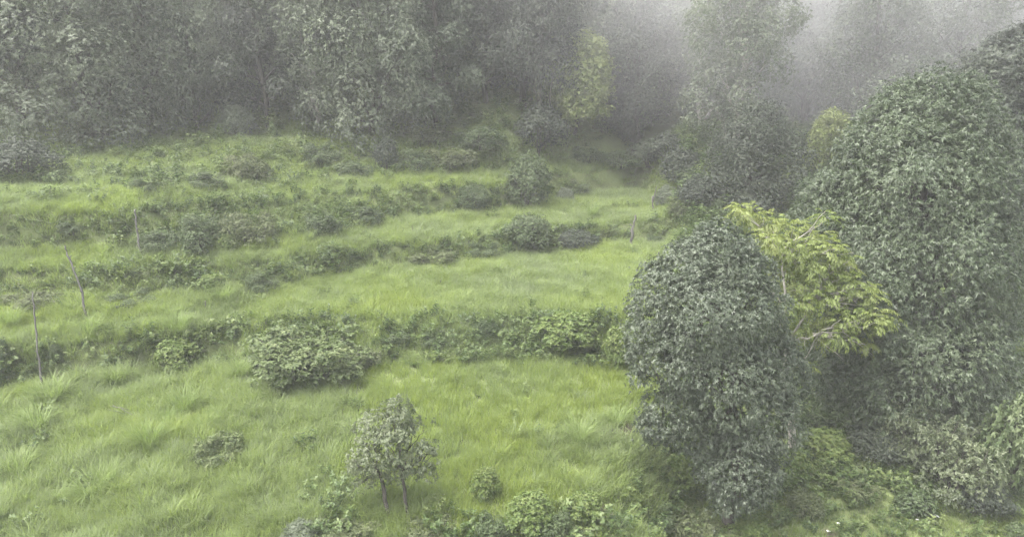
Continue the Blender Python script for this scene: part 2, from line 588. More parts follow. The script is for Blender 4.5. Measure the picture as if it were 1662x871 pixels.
# ---- the largest tree
rng = np.random.default_rng(102)
d2 = 26.0
b2 = at(1500, 770, d2); b2[2] = tz(b2[0], b2[1]) - .1
lob = px_lobes([(1505, 185, 62, 62), (1450, 235, 66, 70), (1555, 235, 70, 90), (1405, 290, 62, 66, .2), (1490, 320, 100, 110, -1.0), (1355, 345, 50, 60, .5), (1590, 330, 56, 110, .2), (1420, 400, 90, 90, -.4),
                (1530, 440, 105, 120, -1.2), (1610, 470, 48, 120, .3), (1425, 490, 90, 90, -.6), (1410, 590, 80, 66, -.1), (1500, 590, 100, 95, -1.0), (1590, 610, 62, 85, -.2), (1470, 680, 70, 60, -.3), (1380, 640, 50, 46, .8),
                (1560, 690, 60, 50, 0), (1470, 170, 34, 36), (1330, 320, 26, 30, .4)], d2, b2)
cg = crown(lob, 3300, .56, 14, 8, .14, .036, .4, rng, inner=.1, bump=.2, spread=(.45, 1.35))
lg = limbs((0, 0, -.3), (np.array(lob[0][:3]), [(.25 + .04 * i, np.array(l[:3])) for i, l in enumerate(lob[1:])]), .38, rng, twigs=0)
make_tree('evergreen_tree', 'tree', 'tallest tree, broad evergreen with drooping leaves beside the yellow-green tree', b2, cg, lg, M['mid_leaf'], M['bark'])

# ---- the dark tree behind it at the edge
rng = np.random.default_rng(103)
d3 = 34.0
b3 = at(1650, 560, d3); b3[2] = tz(b3[0], b3[1]) - .1
lob = px_lobes([(1650, 120, 70, 70), (1605, 150, 45, 55), (1640, 220, 60, 90), (1700, 200, 80, 110), (1650, 330, 60, 90), (1700, 350, 80, 110), (1655, 460, 55, 90)], d3, b3)
cg = crown(lob, 2300, .5, 7, 7, .19, .06, .3, rng, inner=.2, bump=.1)
lg = limbs((0, 0, -.3), (np.array(lob[0][:3]), [(.3 + .08 * i, np.array(l[:3])) for i, l in enumerate(lob[4:])]), .3, rng)
make_tree('evergreen_tree', 'tree', 'dark evergreen half hidden behind the tallest tree', b3, cg, lg, M['dark_leaf'], M['bark'])


# ---- the yellow-green tree: drooping compound leaves on pale bare limbs
def pinnate(C, D, n_pairs, LL, L, W, rng):
    """Compound leaves: leaflets in pairs along a drooping stalk."""
    n = len(C)
    D = unit(D)
    S = unit(np.cross(D, np.array([0, 0, 1.0])))
    P, A, Nn = [], [], []
    for i in range(n_pairs):
        t = (i + .6) / n_pairs
        pos = C + D * LL * t
        pos[:, 2] -= LL * .45 * t * t
        ax = D.copy(); ax[:, 2] -= .9 * t
        for s in (-1, 1):
            P.append(pos)
            A.append(unit(ax) * .55 + S * s * .9 + rng.normal(0, .12, (n, 3)) - np.array([0, 0, .45]))
            Nn.append(np.cross(S, unit(ax)) + rng.normal(0, .2, (n, 3)))
    P.append(C + D * LL - np.array([0, 0, LL * .45])); A.append(D - np.array([0, 0, 1.0])); Nn.append(np.cross(S, D) + .01)
    P, A, Nn = np.concatenate(P), np.concatenate(A), np.concatenate(Nn)
    l = L * rng.uniform(.7, 1.2, len(P))
    return leaf_quads(P, A, Nn, l, W * l / L, .15)


rng = np.random.default_rng(104)
d4 = 23.5
b4 = at(1290, 745, d4); b4[2] = tz(b4[0], b4[1]) - .1
fork = at(1278, 560, d4) - b4
clumps = [(1215, 348, 30), (1250, 362, 30), (1285, 368, 30), (1325, 388, 30), (1345, 402, 26), (1365, 415, 18), (1265, 400, 34), (1300, 420, 36), (1275, 440, 30), (1330, 440, 26), (1350, 448, 20),
          (1385, 455, 24), (1400, 470, 22), (1372, 480, 20), (1340, 478, 22), (1310, 488, 28), (1280, 495, 28), (1418, 508, 24), (1440, 515, 14), (1335, 515, 26), (1350, 530, 18), (1300, 530, 24),
          (1360, 540, 20), (1395, 548, 22), (1410, 556, 12), (1285, 548, 22), (1262, 470, 24), (1340, 350, 16), (1205, 340, 16), (1258, 520, 20), (1290, 400, 28), (1245, 385, 24), (1300, 455, 24),
          (1300, 590, 16), (1330, 548, 16), (1410, 478, 18), (1420, 520, 20), (1385, 498, 16), (1365, 515, 18), (1430, 500, 14), (1395, 530, 16), (1350, 425, 20), (1375, 435, 18)]
Cs, Ds, tg = [], [], []
for i, (px, py, r) in enumerate(clumps):
    dd = d4 + rng.uniform(-.9, .9)
    c = at(px, py, dd) - b4
    rr = r * dd / FPX
    m = int(12 + 40 * (r / 30) ** 2)
    o = unit(rng.normal(0, 1, (m, 3))) * rng.uniform(.2, 1, (m, 1)) * np.array([rr * 1.1, rr, rr * .55])
    Cs.append(c + o); Ds.append(unit(o) * .8 + np.array([0, 0, .1]) + rng.normal(0, .25, (m, 3)))
    tg.append(c - np.array([0, 0, rr * .2]))
V, Q = pinnate(np.concatenate(Cs), np.concatenate(Ds), 5, .29, .13, .047, rng)
nC = sum(len(c) for c in Cs)
tn = np.concatenate([np.full(len(c), rng.normal(.5, .17)) for c in Cs])
tone = np.tile(tn, 11) + rng.normal(0, .1, len(Q))
parts_b = []
forks = [fork + (np.array(t) - fork) * .0 for t in tg[:1]]
hubs = [at(1250, 470, d4) - b4, at(1320, 480, d4 + .3) - b4, at(1330, 540, d4 - .4) - b4, at(1270, 410, d4 + .2) - b4]
tr4 = tube(crooked((0, 0, -.3), fork, 7, .05, rng), np.linspace(.14, .09, 7), 8, .06, rng)
for h in hubs:
    parts_b.append(tube(crooked(fork, h, 6, .06, rng), np.linspace(.05, .03, 6), 6, .05, rng))
for t in tg:
    h = hubs[int(np.argmin([np.linalg.norm(np.array(t) - q) for q in hubs]))]
    p = crooked(h, t, 6, .06, rng); p[1:-1, 2] -= .04
    parts_b.append(tube(p, np.linspace(.026, .008, 6), 5, .05, rng))
    for _ in range(2):
        parts_b.append(tube(crooked(p[3], np.array(t) + rng.normal(0, .28, 3), 4, .03, rng), np.linspace(.014, .005, 4), 4, 0, rng))
make_tree('lime_tree_sapling', 'tree', 'bright yellow-green tree with pale bare limbs between two evergreens', b4, (V, Q, tone), (tr4, join(parts_b)), M['lime_leaf'], M['pale_bark'])

# ---- the small tree with two stems in the foreground
rng = np.random.default_rng(105)
b5 = ground_at(645, 838)
d5 = axis_depth(b5)
lob = px_lobes([(645, 668, 26, 24), (640, 695, 34, 28), (604, 700, 30, 32), (668, 710, 32, 38, .2), (596, 738, 32, 28, -.2), (632, 735, 38, 38, -.3), (684, 740, 22, 28), (580, 758, 16, 16), (660, 752, 32, 28), (620, 762, 26, 18, .2), (700, 738, 14, 12)], d5, b5)
cg = crown(lob, 330, .15, 5, 7, .11, .036, .35, rng, inner=.25, bump=.2)
lob += px_lobes([(590, 776, 18, 16), (692, 766, 16, 18)], d5, b5)
cg = crown(lob, 560, .13, 5, 7, .078, .026, .35, rng, inner=.25, bump=.2)
s1, s2 = at(634, 845, d5) - b5, at(660, 840, d5) - b5
s1[2] -= .1; s2[2] -= .1
k1, k2 = at(616, 770, d5) - b5, at(652, 770, d5) - b5
t1 = tube(crooked(s1, k1, 7, .02, rng), np.linspace(.062, .045, 7), 8, .1, rng)
t2 = tube(crooked(s2, k2, 7, .02, rng), np.linspace(.058, .042, 7), 8, .1, rng)
br = []
for l in lob:
    k = k1 if np.linalg.norm(np.array(l[:3]) - k1) < np.linalg.norm(np.array(l[:3]) - k2) else k2
    br.append(tube(crooked(k, np.array(l[:3]) + np.array([0, 0, l[5] * .4]), 6, .03, rng), np.linspace(.035, .008, 6), 5, .05, rng))
    for _ in range(4):
        e = np.array(l[:3]) + unit(rng.normal(0, 1, 3)) * np.array(l[3:6]) * .9
        br.append(tube(crooked(np.array(l[:3]) * .7 + k * .3, e, 5, .03, rng), np.linspace(.018, .005, 5), 4, 0, rng))
r5 = empty('small_tree', b5)
tag(r5, 'small olive-green tree with two bare stems standing alone in the meadow', 'tree')
for t in (t1, t2):
    link('stem', np_mesh('stem', *t, mat=M['bark'], smooth=True), r5)
j = join(br)
link('branches', np_mesh('branches', *j, mat=M['bark'], smooth=True), r5)
link('crown', np_mesh('crown', cg[0], cg[1], tone=cg[2], mat=M['silver_leaf']), r5)


# ------------------------------------------------------------------ forest trees: one of each kind, then copies
def proto_broad(seed, H, Wd, mat, bark, n=1500, first=.22, lf=(.145, .062), n_lobes=13, cat='tree'):
    rng = np.random.default_rng(seed)
    lob = []
    for i in range(n_lobes):
        t = (i + .5) / n_lobes
        z = H * (first + (1 - first) * t ** .9 * .9)
        prof = math.sin(math.pi * min(1, .25 + .72 * t)) ** .7
        a = i * 2.4 + rng.uniform(-.5, .5)
        R = Wd * .5 * prof * rng.uniform(.35, .75) * (0 if i == n_lobes - 1 else 1)
        rr = Wd * rng.uniform(.17, .27)
        lob.append((R * math.cos(a), R * math.sin(a), z, rr, rr, rr * rng.uniform(.7, 1.1)))
    cg = crown(lob, int(n * 1.15), .5, 6, 6, lf[0], lf[1], .25, rng, inner=.15, bump=.25)
    lg = limbs((0, 0, -.5), ((rng.uniform(-.3, .3), rng.uniform(-.3, .3), H * .92), [(min(.95, max(.15, l[2] / H - .15)), np.array(l[:3])) for l in lob]), H * .02, rng)
    return cg, lg, mat, bark


def proto_tall(seed, H, Wd, mat, bark, n=1300, lf=(.19, .08)):
    rng = np.random.default_rng(seed)
    lob = []
    for i in range(22):
        t = i / 21
        z = H * (.16 + .82 * t)
        R = Wd * .5 * (1 - .75 * t) * rng.uniform(.5, 1.0) * (0 if i == 21 else 1)
        a = i * 2.4 + rng.uniform(-.4, .4)
        rr = Wd * (.22 - .1 * t) * rng.uniform(.7, 1.2)
        lob.append((R * math.cos(a), R * math.sin(a), z, rr, rr, rr * .62))
    cg = crown(lob, n, .45, 5, 6, lf[0], lf[1], .3, rng, inner=.15, bump=.2)
    lg = limbs((0, 0, -.5), ((0, 0, H * .97), [(max(.1, l[2] / H - .05), np.array(l[:3])) for l in lob]), H * .016, rng)
    return cg, lg, mat, bark


def proto_sparse(seed, H, Wd, mat, bark, n=420, lf=(.17, .08)):
    rng = np.random.default_rng(seed)
    lob = []
    for i in range(18):
        t = i / 17
        z = H * (.35 + .62 * t + rng.uniform(-.05, .05))
        R = Wd * .5 * math.sin(math.pi * (.2 + .7 * t)) * rng.uniform(.5, 1.05)
        a = i * 2.4 + rng.uniform(-.5, .5)
        rr = Wd * rng.uniform(.08, .15)
        lob.append((R * math.cos(a), R * math.sin(a), z, rr, rr, rr * .7))
    cg = crown(lob, n, .35, 5, 6, lf[0], lf[1], .2, rng, inner=.3, bump=.2)
    lg = limbs((0, 0, -.5), ((.4, 0, H * .8), [(max(.2, l[2] / H - .25), np.array(l[:3])) for l in lob]), H * .017, rng, twigs=4)
    return cg, lg, mat, bark


PROTO = {
    'pale_broad': proto_broad(201, 11.5, 9.5, M['pale_leaf'], M['bark'], 2100, .04, n_lobes=18),
    'broad': proto_broad(202, 12.0, 8.5, M['forest_leaf'], M['bark'], 1800, .1, n_lobes=16),
    'broad_b': proto_broad(203, 11.0, 7.5, M['forest_leaf'], M['bark'], 1600, .12, n_lobes=14),
    'pale_tall': proto_broad(204, 13.0, 7.0, M['pale_leaf'], M['pale_bark'], 1600, .25, n_lobes=17),
    'tall': proto_tall(205, 14.0, 6.5, M['forest_leaf'], M['bark'], 1500),
    'dark': proto_broad(206, 12.5, 7.0, M['dark_leaf'], M['bark'], 1500, .3),
    'dark_tall': proto_tall(207, 14.0, 6.0, M['dark_leaf'], M['bark'], 1300),
    'sparse': proto_sparse(208, 9.0, 7.5, M['pale_leaf'], M['pale_bark']),
    'lime': proto_broad(209, 7.0, 5.5, M['fresh_pale'], M['bark'], 760, .3, (.2, .08), 11),
    'dense': proto_broad(210, 6.0, 6.2, M['dark_leaf'], M['bark'], 1500, .05, (.115, .048)),
}
P_H = {'pale_broad': 11.5, 'broad': 12, 'broad_b': 11, 'pale_tall': 13, 'tall': 14, 'dark': 12.5, 'dark_tall': 14, 'sparse': 9, 'lime': 7, 'dense': 6}
_first = {}


def plant_tree(kind, loc, rz, s, name, label, group):
    sc = (s, s, s) if np.isscalar(s) else s
    if kind not in _first:
        cg, lg, lm, bm = PROTO[kind]
        r = make_tree(name, 'tree', label, loc, cg, lg, lm, bm, group)
        r.rotation_euler = (0, 0, rz); r.scale = sc
        _first[kind] = r
        return r
    c = copy_tree(_first[kind], loc, rz, sc, label, group)
    c.name = name
    return c


G_FRONT = 'trees along the front of the forest'
# kind, px of the trunk, row of its foot, height in metres, width factor, label
FRONT = [
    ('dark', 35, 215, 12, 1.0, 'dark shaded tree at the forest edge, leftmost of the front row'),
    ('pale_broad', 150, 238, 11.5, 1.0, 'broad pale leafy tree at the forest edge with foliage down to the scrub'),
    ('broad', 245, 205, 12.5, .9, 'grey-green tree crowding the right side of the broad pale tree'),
    ('pale_broad', 320, 215, 9.5, .75, 'rounded forest tree above the pale bush at the forest edge'),  # pale leaf colour stands in for light on this crown
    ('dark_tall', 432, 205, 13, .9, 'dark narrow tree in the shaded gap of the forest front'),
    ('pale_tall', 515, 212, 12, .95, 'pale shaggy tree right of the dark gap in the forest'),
    ('pale_broad', 605, 226, 12.5, .85, 'big grey tree with drooping boughs at the centre of the forest front'),  # pale leaves paint in the light that brightens this tree
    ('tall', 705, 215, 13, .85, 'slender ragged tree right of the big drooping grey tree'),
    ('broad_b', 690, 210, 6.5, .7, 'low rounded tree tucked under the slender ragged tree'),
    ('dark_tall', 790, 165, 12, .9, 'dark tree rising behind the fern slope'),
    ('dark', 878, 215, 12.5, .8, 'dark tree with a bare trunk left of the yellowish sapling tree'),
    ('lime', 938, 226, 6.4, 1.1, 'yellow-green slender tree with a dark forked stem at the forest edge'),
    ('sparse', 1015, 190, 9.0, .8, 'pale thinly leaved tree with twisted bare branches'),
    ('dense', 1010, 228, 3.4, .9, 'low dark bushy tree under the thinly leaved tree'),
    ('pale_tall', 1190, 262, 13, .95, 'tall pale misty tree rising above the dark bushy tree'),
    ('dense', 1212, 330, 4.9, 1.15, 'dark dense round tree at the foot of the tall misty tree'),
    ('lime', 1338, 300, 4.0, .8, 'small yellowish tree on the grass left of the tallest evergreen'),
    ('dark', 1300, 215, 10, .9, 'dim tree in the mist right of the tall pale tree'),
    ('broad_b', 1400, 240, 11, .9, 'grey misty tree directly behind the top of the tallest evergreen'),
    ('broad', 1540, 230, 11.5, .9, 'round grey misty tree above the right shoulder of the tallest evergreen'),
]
for kind, px, py, h, wf, lab in FRONT:
    p = ground_at(px, py)
    s = h / P_H[kind]
    plant_tree(kind, p - np.array([0, 0, .15]), random.uniform(0, 6.28), (s * wf, s * wf, s), {'lime': 'sapling_tree', 'sparse': 'sparse_tree', 'dense': 'bushy_tree'}.get(kind, 'forest_tree'), lab, G_FRONT)

# rows of the forest further up the slope
kinds = ['broad', 'dark', 'tall', 'broad_b', 'pale_tall', 'dark_tall', 'pale_broad']
for row, (y0, n, xa, xb) in enumerate([(50, 13, -38, 42), (55.5, 13, -42, 48), (61, 13, -46, 54), (68, 12, -50, 60)]):
    for i in range(n):
        x = xa + (xb - xa) * (i + .5) / n + random.uniform(-1.3, 1.3)
        y = y0 + random.uniform(-1.8, 1.8)
        k = kinds[(i * 3 + row * 2 + random.randint(0, 1)) % 7]
        s = random.uniform(.85, 1.15)
        rows_ = ['second', 'third', 'fourth', 'hindmost'][row]
        plant_tree(k, (x, y, tz(x, y) - .2), random.uniform(0, 6.28), (s, s, s * random.uniform(.95, 1.12)), 'forest_tree',
                   f'misty forest tree in the {rows_} row up the slope, {ORD[i]} from the left', f'trees in the {rows_} row of the forest')


# ------------------------------------------------------------------ shrubs
def proto_shrub(seed, n, L, W, k=6, lobes=7, tall=1.0, open_=0.0, ros=5, spray=.16, droop=.2):
    """A bush about 1.6 m wide and 1.2 m high."""
    rng = np.random.default_rng(seed)
    lob = []
    for i in range(lobes):
        a = i * 2.4 + rng.uniform(-.4, .4)
        R = .48 * math.sqrt((i + .3) / lobes)
        z = (.9 - .75 * (R / .5) ** 2 * rng.uniform(.5, 1)) * tall
        rr = rng.uniform(.24, .38)
        lob.append((R * math.cos(a), R * math.sin(a), max(z, .22), rr, rr, rr * .85))
    lob.append((0, 0, .4 * tall, .5, .5, .42 * tall))
    cg = crown(lob, n, spray, ros, k, L, W, droop, rng, inner=.25 - open_ * .2, bump=.25, low=-.5)
    st = []
    for l in lob:
        st.append(tube(crooked((rng.normal(0, .05), rng.normal(0, .05), -.15), np.array(l[:3]) + np.array([0, 0, l[5] * .5]), 6, .03, rng), np.linspace(.022, .006, 6), 5, .05, rng))
    return cg, join(st)


def proto_scrub(seed, n, L, W, lobes=13, ros=5, k=6, spray=.17):
    """A ragged low thicket of uneven shoots, 1.5 m wide."""
    rng = np.random.default_rng(seed)
    lob, st = [], []
    for i in range(lobes):
        a, R = rng.uniform(0, 6.28), .68 * math.sqrt(rng.random())
        h = rng.uniform(.25, 1.1) * (1 - .35 * R)
        rr = rng.uniform(.14, .28)
        lob.append((R * math.cos(a), R * math.sin(a), h * .85, rr, rr, rr * rng.uniform(.7, 1.1)))
        if h > .5: lob.append((R * math.cos(a) * .9, R * math.sin(a) * .9, h * .4, rr * 1.1, rr * 1.1, rr * .9))
    lob.append((0, 0, .2, .6, .6, .2))
    cg = crown(lob, n, spray, ros, k, L, W, .2, rng, inner=.15, bump=.3, low=-.3)
    for l in lob:
        st.append(tube(crooked((l[0] * .4, l[1] * .4, -.15), np.array(l[:3]) + np.array([0, 0, l[5] * .9]), 6, .04, rng), np.linspace(.02, .005, 6), 5, .05, rng))
    return cg, join(st)


SH = {
    'scrub': (proto_scrub(311, 560, .052, .021, 15, spray=.11), M['shrub_leaf']),
    'scrub_b': (proto_scrub(312, 560, .055, .023, 18, spray=.11), M['olive_leaf']),
    'scrub_c': (proto_scrub(313, 520, .052, .021, 12, spray=.11), M['shrub_leaf']),
    'spread': (proto_scrub(314, 560, .06, .026, 26, 6, 6, .1), M['herb_bush']),
    'dense': (proto_shrub(301, 600, .048, .02, lobes=11, spray=.12), M['shrub_leaf']),
    'dense_b': (proto_shrub(302, 600, .05, .021, lobes=13, spray=.12), M['shrub_leaf']),
    'olive': (proto_shrub(303, 560, .055, .025, lobes=11, spray=.12), M['olive_leaf']),
    'fresh': (proto_shrub(304, 330, .085, .036, k=7, lobes=9, ros=4), M['fresh_leaf']),
    'pale': (proto_shrub(305, 520, .055, .025, lobes=10, spray=.12), M['pale_leaf']),
    'open': (proto_shrub(306, 210, .08, .035, lobes=13, open_=1, spray=.13), M['pale_leaf']),
    'open_large': (proto_scrub(315, 560, .045, .019, 26, 6, 6, .09), M['silver_leaf']),
    'broadleaf': (proto_shrub(307, 260, .1, .048, k=6, lobes=11, ros=4), M['shrub_leaf']),
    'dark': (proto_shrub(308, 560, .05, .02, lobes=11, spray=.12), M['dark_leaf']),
}
_sfirst = {}


def plant_shrub(kind, loc, w, h, label, group=None, rz=None):
    rz = random.uniform(0, 6.28) if rz is None else rz
    sc = (w / 1.5, w / 1.5, h / 1.2)
    if kind not in _sfirst:
        (cg, st), lm = SH[kind]
        r = empty('shrub', loc, rz)
        tag(r, label, 'shrub', group)
        link('stems', np_mesh('stems', *st, mat=M['bark'], smooth=True), r)
        link('foliage', np_mesh('foliage', cg[0], cg[1], tone=cg[2], mat=lm), r)
        r.scale = sc
        _sfirst[kind] = r
        return r
    c = copy_tree(_sfirst[kind], loc, rz, sc, label, group)
    if group is None and 'group' in c: del c['group']
    return c


# kind, px, row of the foot, width px, height px, label, group
B1, B2, B3, B4, FE, FR = ('bushes on the lowest bank', 'bushes on the middle bank', 'bushes on the upper bank', 'bushes on the slope below the forest',
                          'bushes beside the front evergreen', 'plants at the foot of the meadow')
SHRUBS = [
    ('spread', 505, 604, 180, 104, 'large spreading olive-green bush, biggest on the lowest bank', B1),
    ('scrub_b', 590, 590, 80, 50, 'low olive bush merging with the right side of the large spreading bush', B1),
    ('fresh', 290, 602, 85, 62, 'bright yellow-green leafy bush left of the large spreading bush', B1),
    ('spread', 358, 748, 74, 62, 'small yellowish bush alone in the meadow among grass tussocks', None),
    ('dense', 95, 592, 28, 40, 'small grey bush beside the leftmost crooked pole', B1),
    ('dense_b', 2, 592, 36, 52, 'grey bush cut by the left edge of the lowest bank', B1),
    ('scrub_c', 645, 560, 60, 42, 'greyish low bush right of the large spreading bush', B1),
    ('scrub_c', 705, 556, 56, 36, 'wispy weed bush on the grassy bank right of the greyish low bush', B1),
    ('dense', 790, 548, 48, 36, 'small dark bush halfway along the grassy bank', B1),
    ('fresh', 925, 560, 115, 62, 'wide bright green bush on the grassy bank near the front evergreen', B1),
    ('fresh', 1002, 592, 60, 72, 'bright leafy bush touching the left side of the front evergreen', FE),
    ('scrub', 425, 472, 72, 56, 'dark bush with a thin sapling on the middle bank', B2),
    ('fresh', 345, 472, 66, 32, 'low bright fern-like bush left of the sapling bush on the middle bank', B2),
    ('scrub_b', 60, 494, 120, 44, 'long low dark bush at the left end of the middle bank', B2),
    ('scrub_c', 215, 492, 110, 44, 'low olive bush on the middle bank under the leaning pole', B2),
    ('scrub_b', 700, 424, 100, 36, 'low dark bush on the middle bank, left of two', B2),
    ('scrub_c', 785, 414, 80, 44, 'low dark bush on the middle bank, right of two', B2),
    ('dense_b', 858, 406, 82, 66, 'round greyish bush standing out on the middle bank', B2),
    ('dark', 935, 402, 80, 34, 'low dark bush right of the round greyish bush', B2),
    ('scrub_c', 1062, 396, 50, 34, 'greyish bush beside the short crooked post', B2),
    ('scrub', 322, 404, 120, 100, 'biggest dark bush on the upper bank behind the thin pole', B3),
    ('scrub', 258, 404, 84, 54, 'wide dark bush left of the biggest upper bank bush', B3),
    ('scrub_b', 402, 392, 110, 86, 'dark bush right of the biggest upper bank bush', B3),
    ('fresh', 372, 406, 46, 30, 'small bright fern-green plant under the upper bank bushes', B3),
    ('scrub_c', 520, 378, 86, 64, 'ragged grey-green bush at the right of the upper bank thicket', B3),
    ('scrub_c', 118, 378, 64, 38, 'dark low bush at the left end of the upper bank', B3),
    ('scrub', 592, 360, 78, 46, 'low ragged bush on the upper bank right of the dark thicket', B3),
    ('dense', 766, 340, 66, 46, 'round dark bush just left of the tall round bush', B3),
    ('dense', 855, 338, 92, 104, 'tall round grey bush standing up from the upper bank', B3),
    ('scrub_c', 935, 312, 78, 28, 'low dark bush right of the tall round bush', B3),
    ('pale', 916, 328, 34, 28, 'small pale bush at the foot of the tall round bush', B3),
    ('dark', 35, 292, 120, 76, 'dark bush at the left end below the forest', B4),
    ('scrub', 95, 298, 56, 36, 'small dark bush right of the leftmost scrub', B4),
    ('pale', 385, 226, 66, 62, 'pale leafy bush against the dark forest edge', B4),
    ('scrub_b', 130, 235, 96, 56, 'dark bush under the broad pale tree', B4),
    ('scrub_c', 240, 312, 66, 44, 'low scrub bush below the forest, third from the left', B4),
    ('scrub', 335, 304, 72, 40, 'low scrub bush below the forest, fourth from the left', B4),
    ('scrub_b', 412, 294, 84, 72, 'tall scrub bush below the forest, fifth from the left', B4),
    ('scrub_c', 520, 266, 80, 58, 'wide scrub bush below the big drooping grey tree', B4),
    ('scrub_c', 575, 284, 90, 40, 'low scrub bush right of the wide scrub bush', B4),
    ('dark', 628, 278, 44, 64, 'narrow dark stumpy bush on the slope below the forest', B4),
    ('scrub', 672, 274, 96, 48, 'olive scrub bush right of the narrow dark bush', B4),
    ('scrub_b', 735, 270, 90, 50, 'scrub bush halfway between the narrow dark bush and the tall round bush', B4),
    ('scrub_b', 700, 232, 90, 46, 'olive bush at the foot of the slender ragged tree', B4),
    ('scrub', 780, 238, 110, 48, 'ragged bush on the slope under the forest', B4),
    ('dark', 875, 246, 92, 84, 'blue-grey tall bush left of the forked sapling tree', B4),
    ('scrub_c', 950, 262, 70, 40, 'low bush under the yellow-green sapling tree', B4),
    ('scrub', 1000, 268, 90, 36, 'low olive bush where the top terrace ends', B4),
    ('pale', 1052, 266, 70, 48, 'pale round bush at the right end of the top terrace', B4),
    ('pale', 1082, 338, 48, 44, 'pale bush behind the farther crooked post', FE),
    ('dark', 1082, 262, 84, 52, 'dim grey bush above the right end of the top terrace', FE),
    ('dark', 1108, 300, 84, 66, 'tall dim grey bush left of the dark round tree', FE),
    ('dark', 1128, 335, 80, 56, 'dim bush against the left foot of the dark round tree', FE),
    ('scrub_b', 1110, 352, 60, 52, 'grey bush on the gully edge right of the farther crooked post', FE),
    ('scrub_c', 1118, 300, 70, 50, 'grey bush at the mouth of the misty gully', FE),
    ('scrub', 1170, 352, 70, 44, 'dim bush in the gully below the dark round tree', FE),
    ('open', 1207, 348, 44, 48, 'thin pale bush poking up behind the yellow-green tree', FE),
    ('scrub_b', 560, 868, 120, 48, 'grey-green ferny plant left of the two-stemmed tree', FR),
    ('pale', 490, 874, 70, 36, 'grey-green ferny plant, farthest left at the meadow foot', FR),
    ('scrub_b', 700, 874, 90, 44, 'low leafy plant right below the two-stemmed tree', FR),
    ('fresh', 790, 808, 56, 62, 'pale green sapling bush in the meadow right of the two-stemmed tree', FR),
    ('scrub_c', 800, 872, 84, 66, 'leafy bush at the meadow foot below the pale green sapling', FR),
    ('fresh', 862, 856, 96, 70, 'bright bush right of the pale green sapling', FR),
    ('scrub', 905, 872, 90, 70, 'dull green bush in front of the bright bush', FR),
    ('fresh', 950, 838, 70, 48, 'bright low bush on the lip above the bare soil', FR),
    ('scrub_b', 935, 876, 70, 40, 'low olive bush left of the bare soil', FR),
    ('scrub_c', 1062, 842, 80, 50, 'grey bush right of the bare soil', FE),
    ('fresh', 1100, 790, 74, 60, 'bright ferny bush under the left side of the front evergreen', FE),
    ('scrub_b', 1120, 866, 90, 60, 'dark scrub bush below the front evergreen, left of two', FE),
    ('scrub', 1052, 878, 84, 50, 'dull scrub bush at the bottom of the soil bank', FE),
    ('scrub_b', 1165, 872, 80, 44, 'dark scrub bush below the front evergreen, right of two', FE),
    ('fresh', 1215, 874, 90, 40, 'bright leafy plant at the edge of the clearing', FE),
    ('olive', 1304, 836, 66, 52, 'rounded light bush at the edge of the clearing', FE),
    ('fresh', 1275, 770, 80, 50, 'yellow-green plants in the shade between the two evergreens', FE),
    ('fresh', 1340, 740, 90, 50, 'broad yellow-green plants under the largest tree', FE),
    ('scrub_c', 1310, 690, 90, 70, 'shaded bush behind the right side of the front evergreen', FE),
    ('scrub', 1370, 690, 100, 70, 'shaded bush under the left boughs of the largest tree', FE),
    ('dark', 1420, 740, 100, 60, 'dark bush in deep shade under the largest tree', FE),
    ('broadleaf', 1482, 832, 66, 46, 'round broad-leaved plant on the clearing edge', FE),
    ('open_large', 1535, 792, 150, 150, 'open grey-green bush with pale twigs below the largest tree', FE),
    ('open_large', 1480, 745, 110, 130, 'open grey-green bush hanging against the largest tree', FE),
    ('broadleaf', 1635, 800, 100, 190, 'tall bush with big bright leaves at the right edge', FE),
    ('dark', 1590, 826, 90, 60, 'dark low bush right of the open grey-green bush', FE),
    ('broadleaf', 1652, 874, 40, 32, 'pale broad-leaved weed in the corner of the clearing', FE),
    ('scrub_b', 1390, 800, 80, 36, 'low creeping bush behind the clearing', FE),
]
for kind, px, py, w, h, lab, grp in SHRUBS:
    p = ground_at(px, min(py, 884))
    m = axis_depth(p) / FPX
    k_ = (.66 if grp in (B2, B3) else .76) if kind.startswith('scrub') else .9
    plant_shrub(kind, p - np.array([0, 0, .05]), w * m * (k_ + .06), h * m * k_, lab, grp)


